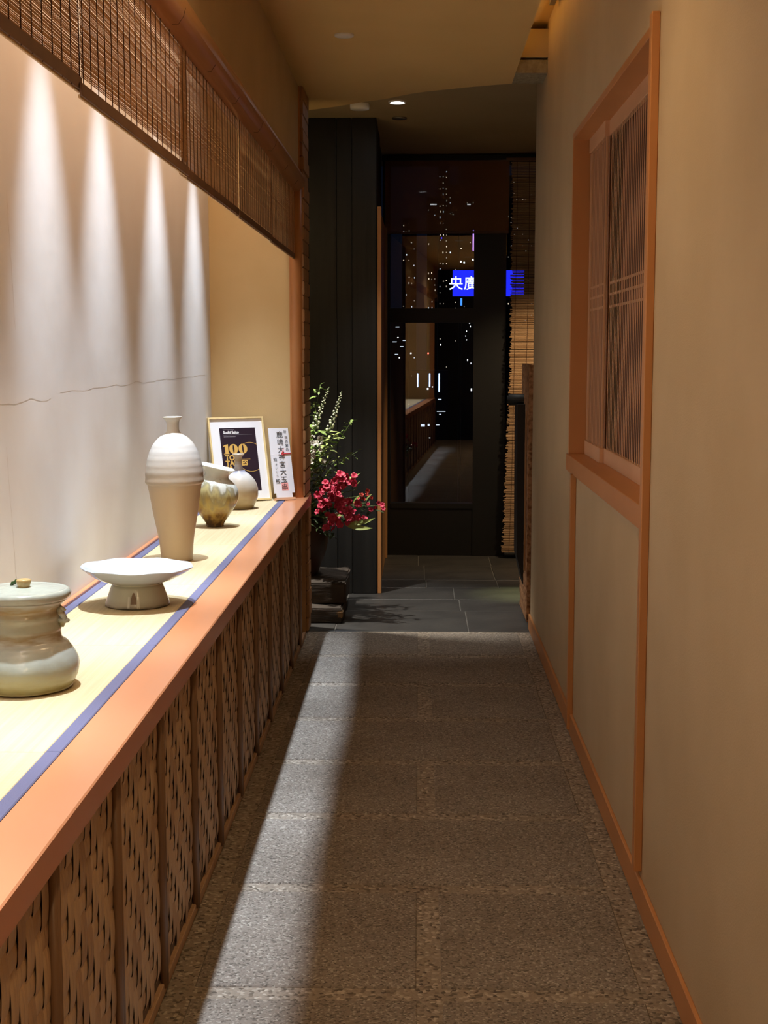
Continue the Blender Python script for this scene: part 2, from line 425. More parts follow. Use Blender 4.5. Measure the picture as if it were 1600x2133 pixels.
# niche: white back wall, end wall, ceiling
struct(box('wall_niche', -1.14, -1.06, YN, 7.45, 0, 3.2, 'white_plaster'))
wn = bpy.data.objects['wall_niche']
mat('crack', (.60, .54, .46), .9)
for (ya, yb, zc, vert) in ((1.9, 4.0, 1.362, 0), (4.1, 6.9, 1.375, 0), (3.62, 3.66, 1.9, 1), (3.55, 3.6, 1.25, 1)):
    bm = bmesh.new(); prev = None
    for k in range(41):
        u_ = k/40
        if vert: y, z = ya + (yb-ya)*u_ + .004*noise.noise((k*.3, 0, ya)), zc - .35*u_
        else: y, z = ya + (yb-ya)*u_, zc + .012*noise.noise((k*.35, ya, 0)) + .006*noise.noise((k*1.3, ya, 3))
        w_ = .0005 + .0006*random.random()
        cur = [bm.verts.new((0, y - (w_ if vert else 0), z - (0 if vert else w_))), bm.verts.new((0, y + (w_ if vert else 0), z + (0 if vert else w_)))]
        if prev: bm.faces.new((prev[0], cur[0], cur[1], prev[1]))
        prev = cur
    o = link('crack', mesh_from(bm, 'crack', 'crack'), wn); o.location = Vector((-1.0597, 0, 0)) - wn.location
struct(box('wall_niche_end', -1.06, -.656, 7.10, 7.45, 0, 3.2, 'niche_plaster'))
struct(box('ceiling_niche', -1.14, -.605, YN, 7.45, 3.12, 3.2, 'white_plaster'))
struct(box('wall_left', -.655, -.605, YN, 7.24, 2.31, 3.12, 'plaster'))
struct(box('wall_behind', -1.14, .7, YN-.1, YN, 0, 3.2, 'black_wood'))
struct(box('wall_niche_start', -1.06, -.656, -2.0, -1.62, 0, 3.12, 'niche_plaster'))
np_ = box('start_post', -.656, -.585, -1.72, -1.62, 0, 2.8, 'jamb_wood', bev=.004)
tag(np_, 'orange wooden post at the start of the display niche', 'post')
t = thing('strip_lamp', 'long thin warm strip lamp in the niche ceiling behind the blinds', 'strip lamp', (-.70, 2.75, 3.12))
box('lamp_channel', -.026, .026, -4.22, 4.22, -.022, 0, 'metal_grey', t)
# spot fittings in the niche ceiling
for y in NICHE_LAMPS:
    t = thing('niche_spotlight', 'small white spotlight in the niche ceiling above the counter', 'spotlight', (-.815, y, 3.12), group='spotlights in the niche ceiling')
    bm = lathe_bm([(.05, 0), (.05, -.045), (.043, -.05), (.038, -.03), (.038, 0)], 24, closed_bottom=False)
    link('housing', mesh_from(bm, 'housing', 'lamp_white', True), t)

# round beam over the niche and end post
bm = bmesh.new(); tube_bm(bm, [(0, YN, 0), (0, 2, 0), (0, 7.12, 0)], .053, 28)
pole = link('round_beam', mesh_from(bm, 'round_beam', 'pole_wood', True), None, (-.627, 0, 2.338))
tag(pole, 'round orange wooden beam running above the bamboo blinds', 'beam')
post = thing('end_post', 'orange wooden end post of the display niche with stacked wood blocks on its side', 'post', (-.62, 7.27, 0))
box('post_core', -.036, .022, -.17, .19, .745, 2.8, 'jamb_wood', post)
box('post_core', -.036, .022, .02, .19, 0, .745, 'block_wood', post)
# rounded nose of the post under the beam
bm = bmesh.new(); tube_bm(bm, [(0, 0, 0), (0, 0, .8), (0, 0, 1.61)], .0335, 24)
link('post_nose', mesh_from(bm, 'post_nose', 'jamb_wood', True), post, (-.002, -.150, .745))
bl = [bmesh.new(), bmesh.new(), bmesh.new()]
BM = []
for k in range(3):
    bm = bmesh.new(); box_bm(bm, 0, .013+.0025*k, -.165+.168*0, .19, 0, .0675, .004); BM.append(mesh_from(bm, 'wood_block', 'block_wood'))
    bl[k].free()
for k in range(30):
    o = link('wood_block', BM[(k*7 + k//3) % 3], post, (.022, 0, .748 + k*.0685))
BM2 = []
for k in range(3):
    bm = bmesh.new(); box_bm(bm, 0, .013+.002*k, .03, .19, 0, .073, .004); BM2.append(mesh_from(bm, 'wood_block', 'block_wood'))
for k in range(10):
    link('wood_block', BM2[(k*5 + k//2) % 3], post, (.022, 0, .004 + k*.074))

# ceilings
CE = [(-.66, 7.83), (-.611, 7.812), (-.451, 7.695), (-.29, 7.553), (-.187, 7.480), (-.045, 7.33), (.03, 7.27), (.25, 7.15), (.453, 7.063)]
bm = bmesh.new(); poly_prism(bm, [(-.66, YN), (.453, YN)] + [(x, y) for x, y in CE[::-1]], 2.80, 2.868)
struct(link('ceiling', mesh_from(bm, 'ceiling', 'ceiling_paint')))
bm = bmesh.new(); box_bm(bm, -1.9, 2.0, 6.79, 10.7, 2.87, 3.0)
mat('ceiling_far_shaded', (.44, .32, .17), .9, (.48, .35, .19), 2)  # darker colour stands in for the weaker light on the far ceiling
struct(link('ceiling_far', mesh_from(bm, 'ceiling_far', 'ceiling_far_shaded')))
struct(box('ceiling_slot', .30, .70, YN, 7.06, 3.035, 3.10, 'ceiling_paint'))
mat('slot_paint', (.78, .72, .45), .9, (.70, .64, .38), 14)
struct(box('trim_1', .30, .605, 7.06, 7.12, 2.86, 3.10, 'slot_paint'))
struct(box('led_shield', .430, .453, YN, 7.06, 2.868, 2.925, 'ceiling_paint'))  # unseen lip, added to keep the slot strip's light off the wall below
struct(box('trim_2', .453, .605, 6.80, 7.065, 2.80, 2.86, 'raw_plaster'))
struct(box('trim_3', .25, .31, YN, 7.06, 2.868, 3.04, 'ceiling_paint'))
t = thing('cove_light', 'warm strip light hidden in the ceiling slot along the right wall', 'strip light', (.40, 2.0, 2.868))
box('led_strip', -.02, .02, -4.8, 4.95, 0, .018, 'cove_led', t)
t = thing('light_track', 'dark metal track along the ceiling slot by the right wall', 'track', (.575, 2.0, 2.99))
box('track_rail', -.012, .012, -4.8, 4.3, 0, .045, 'metal_grey', t)

# ------------------------------------------------------------------ right wall with window
WZ0, WZ1, WY0, WY1 = 1.085, 2.318, 3.70, 5.585
bm = bmesh.new()
for (a, b, z0, z1) in ((YN, WY0-.02, 0, 3.1), (WY1+.015, 7.42, 0, 3.1), (WY0-.02, WY1+.015, 0, WZ0-.03), (WY0-.02, WY1+.015, WZ1+.015, 3.1)):
    box_bm(bm, XR, XR+.16, a, b, z0, z1)
struct(link('wall_right', mesh_from(bm, 'wall_right', 'plaster')))
bb = struct(box('baseboard_right', .594, XR, YN, 7.42, 0, .082, 'jamb_wood', bev=.002))
bt = struct(box('trim_4', .583, XR, 5.335, 5.365, .02, WZ0-.06, 'jamb_wood', bev=.002))
bt = struct(box('trim_5', .583, XR, 3.635, 3.672, .10, 2.345, 'jamb_wood', bev=.002))
win = struct(thing('window_1', 'recessed lattice window with orange wooden frame in the right wall', None, (.64, 4.64, 1.085)))
def wbox(name, x0, x1, y0, y1, z0, z1, m, parent=None, bev=.0015):
    o = box(name, x0, x1, y0, y1, z0, z1, m, None, bev); o.parent = parent or win
    o.location = Vector(o.location) - win.location - (parent.location if parent else Vector((0, 0, 0))); return o
wbox('jamb', .600, .76, WY1-.004, WY1+.02, WZ0, WZ1+.02, 'jamb_wood')
wbox('jamb', .600, .76, WY0-.025, WY0+.004, WZ0, WZ1+.02, 'jamb_wood')
wbox('head', .600, .76, WY0, WY1, WZ1-.006, WZ1+.02, 'jamb_wood')
wbox('sill', .592, .76, 3.672, WY1+.02, WZ0-.065, WZ0, 'jamb_wood')
for (y0, y1, x, back, bx) in ((5.115, 5.575, .668, 'lattice_back_pale', .679), (3.70, 5.14, .684, 'lattice_back', .730)):
    fr = wbox('lattice_panel', bx, bx+.004, y0, y1, WZ0, WZ1, back)
    wbox('bottom_rail', x-.006, x+.012, y0, y1, WZ0, WZ0+.055, 'lattice_wood', fr)
    wbox('top_rail', x-.006, x+.012, y0, y1, WZ1-.06, WZ1-.002, 'lattice_wood', fr)
    for yy, sw in ((y0, .022 if y0 < 4 else .005), (y1-(.022 if y0 > 4 else .005), .022 if y0 > 4 else .005)): wbox('stile', x-.001, x+.008, yy, yy+sw, WZ0+.055, WZ1-.06, 'lattice_wood', fr)
    n = round((y1-y0-.044)/.0365)
    bm = bmesh.new(); box_bm(bm, -.0006, .0006, -.0048, .0048, 0, WZ1-WZ0-.115); sm = mesh_from(bm, 'slat', 'lattice_wood')
    for k in range(1, n):
        yy = y0+.022+(y1-y0-.044)*k/n
        link('slat', sm, fr, Vector((x, yy, WZ0+.055)) - win.location - fr.location)
    for zz in (1.654, 1.698, 1.738):
        wbox('cross_bar', x+.004, x+.010, y0+.02, y1-.02, zz-.004, zz+.004, 'lattice_wood', fr, 0)

# ------------------------------------------------------------------ bamboo blinds along the niche
blinds = [(.22, 1.42, 1.975), (1.40, 2.635, 1.976), (2.615, 3.80, 1.975), (3.735, 4.90, 1.962), (4.885, 5.945, 1.955), (5.94, 7.09, 1.955)]
bl_lab = ['brown bamboo blind furthest from the orange end post', 'brown bamboo blind above the bare tatami mat',
          'brown bamboo blind above the squat lidded jar, slit of light over its batten', 'brown bamboo blind above the footed white dish',
          'brown bamboo blind above the tall shouldered vase', 'brown bamboo blind hanging against the orange end post of the niche']
for bi, (a, b, zb) in enumerate(blinds):
    xoff = -.622 - (.006 if bi % 2 else 0)
    t = thing('bamboo_blind', bl_lab[bi], 'blind', (xoff, (a+b)/2, zb), group='bamboo blinds over the niche')
    hl = (b-a)/2; ztop = 2.325 - zb
    bm = bmesh.new(); z = .0245; rr = random.Random(bi)
    while z < ztop:
        w = .0023 + rr.random()*.0006
        e0, e1 = -hl + rr.uniform(0, .006), hl - rr.uniform(0, .006)
        dx = rr.uniform(-.0006, .0006); dz0 = rr.uniform(-.0004, .0004)
        ring = []
        for k, (yy, zz) in enumerate(((e0, z), (e1, z+dz0))):
            ring.append([bm.verts.new((dx+.0011*c, yy, zz + .5*w*s)) for c, s in ((1, 0), (0, 1), (-1, 0), (0, -1))])
        for k in range(4): bm.faces.new((ring[0][k], ring[0][(k+1) % 4], ring[1][(k+1) % 4], ring[1][k]))
        z += w + .00022 + (rr.random() < .03)*.0006
    o = link('bamboo_slats', mesh_from(bm, 'bamboo_slats', 'slat_bamboo'), t); o['kind'] = 'stuff'
    drop = .012 if bi == 2 else 0
    bm = bmesh.new(); box_bm(bm, -.002, .003, -hl-.004, hl+.004, -.0, .024, .001)
    link('bottom_batten', mesh_from(bm, 'bottom_batten', 'blind_batten'), t, (0, 0, -drop))
    bm = bmesh.new(); box_bm(bm, -.006, -.001, -hl, hl, -.004, .003, .001)
    link('bottom_reed', mesh_from(bm, 'bottom_reed', 'blind_tan'), t, (0, 0, -drop))
    nc = max(2, round((b-a)/.064))
    for k in range(nc+1):
        y = -hl + .012 + (2*hl-.024)*k/nc
        for side in (1,):
            pts = []
            for j in range(9):
                zz = -.002 + (ztop+.0)*j/8
                pts.append((.0022*side, y + .0025*noise.noise((bi*3.1, k*1.7, j*.6)), zz))
            bm = bmesh.new(); tube_bm(bm, pts, .0011, 4)
            link('cord', mesh_from(bm, 'cord', 'blind_cord'), t)
    if bi in (1, 2, 3, 4, 5):
        y = hl*.35
        for y in (-hl*.4, hl*.5):
            bm = bmesh.new(); tube_bm(bm, [(.004, y, ztop-.035), (.03, y+.004, ztop-.036), (.045, y-.003, ztop-.018), (.0495, y+.004, ztop+.004)], .0006, 4)
            link('hanging_hook', mesh_from(bm, 'hanging_hook', 'blind_cord'), t)

# ------------------------------------------------------------------ pottery
TZ = .745
def wobble(amp, f, seed, sx=1, sy=1):
    def fn(v, a, t):
        n = noise.noise(Vector((math.cos(a)*f, math.sin(a)*f, v.z*f*6 + seed)))
        n2 = noise.noise(Vector((math.cos(a)*f*3, math.sin(a)*f*3, v.z*f*20 + seed)))
        k = 1 + amp*n + amp*.35*n2
        return Vector((v.x*k*sx, v.y*k*sy, v.z))
    return fn
# tall shouldered vase
p = .001712   # metres per pixel at its distance
prof = [(.0, .004), (.050, .004), (32.5*p, 0), (33.5*p, 8*p), (37*p, 45*p), (46*p, 95*p), (53*p, 140*p), (56.5*p, 158*p), (57.5*p, 161*p), (60.5*p, 164*p),
        (61*p, 172*p), (60*p, 190*p), (56*p, 212*p), (49*p, 232*p), (40*p, 248*p), (29*p, 259*p), (19*p, 265*p), (13.5*p, 272*p), (12.5*p, 284*p), (14*p, 292*p),
        (19*p, 299*p), (20*p, 301*p), (17*p, 301*p), (11*p, 293*p), (9*p, 280*p), (10*p, 262*p)]
pr = smooth_prof(prof, 5)
def vase_fn(v, a, t):
    k = 1 + .006*math.sin(v.z*260 + 25*noise.noise((0, 0, v.z*9)) + .6*math.sin(a)) * (1 if v.z > .28 and v.z < .44 else .35)
    return Vector((v.x*k, v.y*k, v.z))
v = link('tall_vase', mesh_from(lathe_bm(pr, 72, vase_fn), 'tall_vase', 'vase_glaze', True), None, (-.874, 4.97, TZ), (0, R(-.9), .4))
tag(v, 'tall shouldered stoneware vase with narrow neck, ridge at the waist and bare sandy foot', 'vase')
# squat lidded jar
p = .001042
prof = [(0, .003), (92*p, .002), (101*p, 6*p), (113*p, 25*p), (117*p, 48*p), (113*p, 66*p), (104*p, 82*p), (98*p, 90*p), (93*p, 97*p), (84*p, 103*p), (80*p, 108*p),
        (78*p, 122*p), (79*p, 130*p), (76*p, 146*p), (78*p, 156*p), (74*p, 168*p), (80*p, 178*p), (88*p, 186*p), (91*p, 191*p), (86*p, 193*p), (60*p, 190*p)]
jar = thing('lidded_jar', 'squat ribbed stoneware jar with flat lid, pinched waist and broken side lug', 'jar', (-.886, 3.055, TZ))
link('body', mesh_from(lathe_bm(smooth_prof(prof, 5), 72, wobble(.035, 1.3, 3)), 'body', 'jar_glaze', True), jar)
lp = [(0, 188*p), (70*p, 190*p), (93*p, 192*p), (99*p, 199*p), (99*p, 208*p), (93*p, 214*p), (84*p, 213*p), (60*p, 217*p), (30*p, 221*p), (0.5*p, 222*p)]
lid = link('lid', mesh_from(lathe_bm(smooth_prof(lp, 4), 64, wobble(.03, 1.5, 9), True, True), 'lid', 'lid_glaze', True), jar)
kp = [(11*p, 0), (12*p, 6*p), (15*p, 15*p), (15.5*p, 20*p), (13*p, 23*p), (6*p, 21*p), (0.3*p, 21*p)]
kn = link('knob', mesh_from(lathe_bm(smooth_prof(kp, 3), 24, wobble(.06, 1.5, 5)), 'knob', 'knob_glaze', True), lid, (8*p, -18*p, 215*p))
bm = bmesh.new(); tube_bm(bm, [(-8*p, 0, 0), (-6*p, 0, 6*p), (-1*p, 0, 7*p), (2*p, 0, 11*p), (6*p, 0, 8*p), (8*p, 0, 0)], 3.5*p, 8)
kg = link('lug', mesh_from(bm, 'lug', 'green_glaze', True), lid, (-15*p, 0, 219*p)); kg.scale = (1.1, 1.1, 1.2); kg['label'] = 'small dark green lug'
bm = bmesh.new()
for k in range(2):
    tube_bm(bm, [(70*p, 0, 178*p), (84*p, -3*p, 172*p), (93*p, -3*p, 168*p)] if k else [(72*p, 0, 150*p), (82*p, -2*p, 145*p), (97*p, -3*p, 146*p), (100*p, -3*p, 148*p)], 8*p, 8, 3*p)
tube_bm(bm, [(76*p, -2*p, 174*p), (82*p, -2*p, 163*p), (90*p, -2*p, 150*p), (82*p, -2*p, 134*p)], 9*p, 8, 6*p)
link('side_lug', mesh_from(bm, 'side_lug', 'jar_glaze', True), jar)
# footed dish with lobed rim
p = .001405
prof = [(0, 6*p), (40*p, 5*p), (64*p, 3*p), (67*p, 0), (68*p, 3*p), (62*p, 20*p), (55*p, 40*p), (52*p, 46*p), (60*p, 49*p), (80*p, 56*p), (98*p, 66*p), (110*p, 75*p), (116*p, 80*p), (116*p, 82*p),
        (108*p, 79*p), (92*p, 71*p), (60*p, 62*p), (20*p, 59*p), (0.5*p, 59*p)]
def lobes(v, a, t):
    r = math.hypot(v.x, v.y); w = max(0, min(1, (v.z-60*p)/(20*p)))
    k = 1 + .022*w*abs(math.cos(4*a+.5)); return Vector((v.x*k, v.y*k, v.z + .0014*w*math.cos(8*a+2.2) + .002*w*math.cos(a+2.8)))
dish = thing('footed_dish', 'shallow white-glazed dish with lobed rim on a flared pedestal foot', 'dish', (-.838, 4.079, TZ))
link('dish_body', mesh_from(lathe_bm(smooth_prof(prof, 5), 98, lobes, True, True), 'dish_body', 'dish_glaze', True), dish)
mat('drip_glaze', (.52, .50, .40), .15); mat('bare_clay', (.12, .075, .04), .6, (.17, .11, .06), 30)
def foot_patch(a0, a1, z0, z1, lift, m, name, top):
    bm = bmesh.new(); n = 10; g = []
    for j in range(7):
        row = []
        for k in range(n+1):
            u_ = k/n; a = R(a0 + (a1-a0)*u_)
            zt = z0 + (z1-z0)*(top(u_)); z = z0 + (zt-z0)*j/6
            r_ = (67.5 - 5.5*z/(20*p))*p if z < 20*p else (62 - 7*(z-20*p)/(20*p))*p
            row.append(bm.verts.new(((r_+lift)*math.cos(a), (r_+lift)*math.sin(a), z)))
        g.append(row)
    for j in range(6):
        for k in range(n): bm.faces.new((g[j][k], g[j][k+1], g[j+1][k+1], g[j+1][k]))
    link(name, mesh_from(bm, name, m, True), dish)
foot_patch(-112, -46, 1.5*p, 17*p, .0006, 'bare_clay', 'bare_foot', lambda u_: .45+.35*math.sin(7*u_+.5)**2)
foot_patch(-92, -80, 2.0*p, 34*p, .0012, 'bare_clay', 'bare_foot', lambda u_: math.sin(math.pi*u_)**.4)
foot_patch(-97, -93, 2*p, 26*p, .0018, 'drip_glaze', 'glaze_drip', lambda u_: 1)
foot_patch(-80, -75, 2*p, 26*p, .0018, 'drip_glaze', 'glaze_drip', lambda u_: 1)
# mossy ochre pot with folded rim, leaning
p = .00204
prof = [(0, .003), (16*p, .002), (18*p, 0), (19*p, 6*p), (27*p, 18*p), (39*p, 36*p), (47*p, 56*p), (48*p, 72*p), (43*p, 88*p), (33*p, 99*p), (26*p, 104*p), (25*p, 110*p), (30*p, 118*p), (37*p, 124*p), (36*p, 126*p), (27*p, 121*p), (20*p, 112*p), (20*p, 100*p)]
def moss_fn(v, a, t):
    q = wobble(.03, 1.1, 21)(v, a, t)
    s = max(0, (v.z-30*p)/(100*p))
    q.z -= s*.16*q.x*1.5; q.x += s*.012
    q.z += .004*math.sin(3*a)*max(0, t-.7)*3
    return q
pot = link('moss_pot', mesh_from(lathe_bm(smooth_prof(prof, 5), 72, moss_fn), 'moss_pot', 'moss_glaze', True), None, (-.876, 5.93, TZ), (0, 0, 0))
tag(pot, 'lopsided ochre and green ash-glazed pot with folded rim on a small foot', 'pot')
# long-necked bottle
p = .00228
prof = [(0, .003), (27*p, .002), (29*p, 0), (33*p, 6*p), (39*p, 20*p), (41*p, 34*p), (39*p, 47*p), (33*p, 60*p), (24*p, 70*p), (15*p, 77*p), (9.5*p, 84*p), (7.5*p, 92*p), (7.2*p, 102*p), (8.5*p, 108*p), (12*p, 112*p), (12*p, 114*p), (8*p, 113*p), (5.5*p, 108*p), (5*p, 95*p)]
b = link('necked_bottle', mesh_from(lathe_bm(smooth_prof(prof, 5), 64, wobble(.012, 1.2, 33)), 'necked_bottle', 'bottle_glaze', True), None, (-.862, 6.62, TZ))
tag(b, 'round-bellied bottle with thin flared neck in grey and sand bands before the poster', 'bottle')

# ------------------------------------------------------------------ framed poster
FW, FH = .296, .430
PT = thing('framed_poster', 'gold-framed black poster reading 100 in gold leaning on the niche end wall', 'framed poster', (-.872, 6.905, TZ+.002), (R(-16), 0, R(28)))
f = .0085
box('frame_side', -FW/2, -FW/2+f, -.008, .010, 0, FH, 'gold_frame', PT, .001)
box('frame_side', FW/2-f, FW/2, -.008, .010, 0, FH, 'gold_frame', PT, .001)
box('frame_top', -FW/2+f, FW/2-f, -.008, .010, FH-f, FH, 'gold_frame', PT, .001)
box('frame_bottom', -FW/2+f, FW/2-f, -.008, .010, 0, f, 'gold_frame', PT, .001)
box('mount', -FW/2+f, FW/2-f, .000, .006, f, FH-f, 'mount', PT)
px0, px1, pz0, pz1 = -.091, .100, .050, .375
pos = box('poster', px0, px1, -.0006, .0004, pz0, pz1, 'poster', PT)
def on_poster(name, me, x, z, lay=0):
    o = link(name, me, pos); o.location = Vector((x, -.0012-lay*.0002, z)) - pos.location; o.rotation_euler = (math.pi/2, 0, 0); return o
on_poster('lettering', text_mesh('Sushi Saito', .0195, 'white_ink', .0006, 'LEFT'), px0+.018, .352)
def flat(name, polys, m):
    bm = bmesh.new()
    for P_ in polys: bm.faces.new([bm.verts.new((x, y, 0)) for x, y in P_])
    me = bpy.data.meshes.new(name); bm.to_mesh(me); bm.free(); me.materials.append(MATS[m]); return me
on_poster('rule', flat('rule', [[(0, 0), (.155, 0), (.155, .001), (0, .001)]], 'grey_ink'), px0+.018, .339)
def ticks(n, w, h, seed):
    q = random.Random(seed); x = 0; P_ = []
    while x < w:
        d = q.uniform(.002, .004); P_.append([(x, 0), (x+d, 0), (x+d, h), (x, h)]); x += d + .0008
    return flat('small_print', P_, 'grey_ink')
on_poster('small_print', ticks(9, .058, .0028, 1), px0+.018, .3655); on_poster('small_print', ticks(9, .062, .0038, 2), px0+.020, .3285)
def ring_mesh(r0, r1, a0, a1, m, sx=1, n=40):
    qs = []
    for k in range(n):
        t0, t1 = R(a0+(a1-a0)*k/n), R(a0+(a1-a0)*(k+1)/n)
        qs.append([(sx*r0*math.cos(t0), r0*math.sin(t0)), (sx*r1*math.cos(t0), r1*math.sin(t0)), (sx*r1*math.cos(t1), r1*math.sin(t1)), (sx*r0*math.cos(t1), r0*math.sin(t1))])
    return flat('ring', qs, m)
def zero_mesh():
    qs = []; n = 40
    for k in range(n):
        t0, t1 = 2*math.pi*k/n, 2*math.pi*(k+1)/n
        q = lambda t, a, b: (a*math.cos(t), b*math.sin(t))
        qs.append([q(t0, .0042, .0215), q(t0, .0235, .0255), q(t1, .0235, .0255), q(t1, .0042, .0215)])
    return flat('zero', qs, 'gold_ink')
on_poster('digit', flat('one', [[(-.016, -.0255), (.014, -.0255), (.014, -.0225), (-.016, -.0225)], [(-.0085, -.0225), (.0095, -.0225), (.0095, .0255), (-.0085, .021)], [(-.016, .013), (-.0085, .014), (-.0085, .021), (-.016, .0165)]], 'gold_ink'), -.064, .267)
on_poster('digit', zero_mesh(), -.026, .267); on_poster('digit', zero_mesh(), .0235, .267)
on_poster('lettering', text_mesh('TOP', .036, 'gold_ink', .0016, 'LEFT'), -.076, .221)
on_poster('lettering', text_mesh('TABLES', .036, 'gold_ink', .0014, 'LEFT'), -.076, .193)
on_poster('lettering', text_mesh('20', .034, 'gold_ink', .0014, 'LEFT'), -.076, .165)
on_poster('rule', flat('rule', [[(0, 0), (.06, 0), (.06, .0016), (0, .0016)]], 'gold_ink'), -.003, .212)
on_poster('arc', ring_mesh(.0735, .0755, 58, 128, 'gold_ink'), .060, .224)
on_poster('arc', ring_mesh(.0735, .0755, 215, 302, 'gold_ink'), .060, .224)

# ------------------------------------------------------------------ shrine tablet in paper with brush writing
TB = thing('paper_tablet', 'white folded paper tablet with black brush writing and red cord beside the poster', 'paper tablet', (-.672, 6.965, TZ+.001), (R(-15), 0, R(27)))
bm = bmesh.new()
out = [(-.043, 0), (.043, 0), (.040, .036), (.055, .036), (.053, .370), (-.053, .370), (-.055, .036), (-.046, .036)]
a = [bm.verts.new((x, -.004, z)) for x, z in out]; b_ = [bm.verts.new((x, .004, z)) for x, z in out]
bm.faces.new(a); bm.faces.new(b_[::-1])
for k in range(8): bm.faces.new((a[k], b_[k], b_[(k+1) % 8], a[(k+1) % 8]))
tp = link('paper', mesh_from(bm, 'paper', 'paper'), TB)
box('fold_edge', -.054, .054, -.0048, -.004, .2335, .2342, 'mount', TB)
def write(s, x, z0, step, size, m='black_ink', bold=.0004):
    for k, ch in enumerate(s):
        o = link('lettering', text_mesh(ch, size, m, bold), TB); o.location = (x, -.0052, z0-step*k); o.rotation_euler = (math.pi/2, 0, 0)
write('鹿嶋大神宮大玉串', .003, .333, .0385, .036, 'black_ink', .0001)
write('祈', .034, .348, .02, .017, 'black_ink', 0); write('商売繁昌', .037, .318, .0205, .018, 'black_ink', 0)
write('鮨', -.034, .206, .02, .021, 'black_ink', 0); write('さいとう', -.031, .181, .0195, .015, 'black_ink', 0); write('殿', -.030, .094, .02, .026, 'black_ink', .0002)
box('seal', -.013, .023, -.0046, -.0041, .048, .088, 'red_seal', TB)
bm = bmesh.new(); tube_bm(bm, [(.0535, -.006, .236), (.02, -.007, .236), (.002, -.008, .238)], .0024, 6)
tube_bm(bm, [(.004, -.008, .237), (.012, -.011, .247), (.014, -.009, .262)], .0035, 6, .001); tube_bm(bm, [(.004, -.008, .237), (.010, -.010, .228), (.016, -.008, .222)], .003, 6, .001)
link('red_cord', mesh_from(bm, 'red_cord', 'red_cord', True), TB)
box('stand_foot', -.052, .052, -.012, .03, -.001, .012, 'lattice_wood', TB)

# ------------------------------------------------------------------ charred column, wooden door edge, alcove
col = thing('clad_column', 'tall column clad in black charred wooden planks behind the flowers', 'column', (-.75, 8.8, 0))
box('core', -.55, .482, .012, 1.2, 0, 2.87, 'soft_black', col)
xs = [-.55, -.30, -.09, .085, .253, .345, .494]
for a, b in zip(xs, xs[1:]):
    box('plank', a+.0015, b-.0015, -.312+random.uniform(-.003, .003), .012-.3+.31, 0.0, 2.87, 'black_wood', col, .004)
for k in range(3):
    box('side_plank', .482, .489+.001*k, -.298+.27*k if k else -.29, -.05+.27*k, 2.352, 2.87, 'black_wood', col, .002)
dr = thing('sliding_door', 'narrow orange wooden sliding door seen edge-on past the charred column', 'door', (-.241, 9.3, 0))
box('stile', -.012, .012, -.80, -.74, 0, 2.352, 'jamb_wood', dr, .002)
box('door_leaf', -.012, .0, -.74, .66, 0.0, 2.352, 'block_wood', dr)
box('stile', -.012, .014, .66, .78, 0, 2.352, 'block_wood', dr, .002)
struct(box('wall_alcove', -1.9, -1.3, 7.45, 10.7, 0, 2.87, 'soft_black'))
struct(box('wall_side', 1.75, 1.85, 7.42, 10.7, 0, 2.87, 'soft_black'))
struct(box('wall_return', .605, 1.85, 7.26, 7.42, 0, 2.87, 'plaster'))

# ------------------------------------------------------------------ planter with flowers
for i, (x0, x1, y0, y1, z0, z1, m) in enumerate(((-.98, -.418, 7.54, 8.05, 0, .085, 'old_timber'), (-.99, -.408, 7.66, 8.25, .085, .205, 'old_timber'))):
    bm = bmesh.new(); box_bm(bm, x0, x1, y0, y1, z0, z1, .008)
    bmesh.ops.subdivide_edges(bm, edges=bm.edges[:], cuts=5, use_grid_fill=True)
    for v_ in bm.verts:
        n = noise.noise_vector(v_.co*9 + Vector((i*5, 0, 0)))*.010
        v_.co += n if v_.co.z > .01 else Vector((n.x, n.y, 0))
        v_.co.z = max(v_.co.z, z0)
    cx = Vector(((x0+x1)/2, (y0+y1)/2, z0)); bmesh.ops.translate(bm, vec=-cx, verts=bm.verts[:])
    o = link('timber_block', mesh_from(bm, 'timber_block', 'old_timber'), None, cx)
    tag(o, ['weathered dark timber block lying on the floor under another block', 'weathered dark timber slab carrying the brown flower urn'][i], 'timber block')
box('cut_end', .25, .2835, -.262, -.18, .030, .07, 'cut_timber', bpy.data.objects['timber_block'], .006)
urn_c = Vector((-.70, 7.95, .200))
prof = [(0, .004), (.10, .003), (.11, 0), (.135, .06), (.172, .17), (.18, .26), (.165, .34), (.125, .40), (.10, .425), (.105, .445), (.095, .447), (.08, .42), (.08, .36)]
u = link('flower_urn', mesh_from(lathe_bm(smooth_prof(prof, 4), 48), 'flower_urn', 'dark_clay', True), None, urn_c)
tag(u, 'large dark brown glazed urn holding the flower arrangement', 'urn')

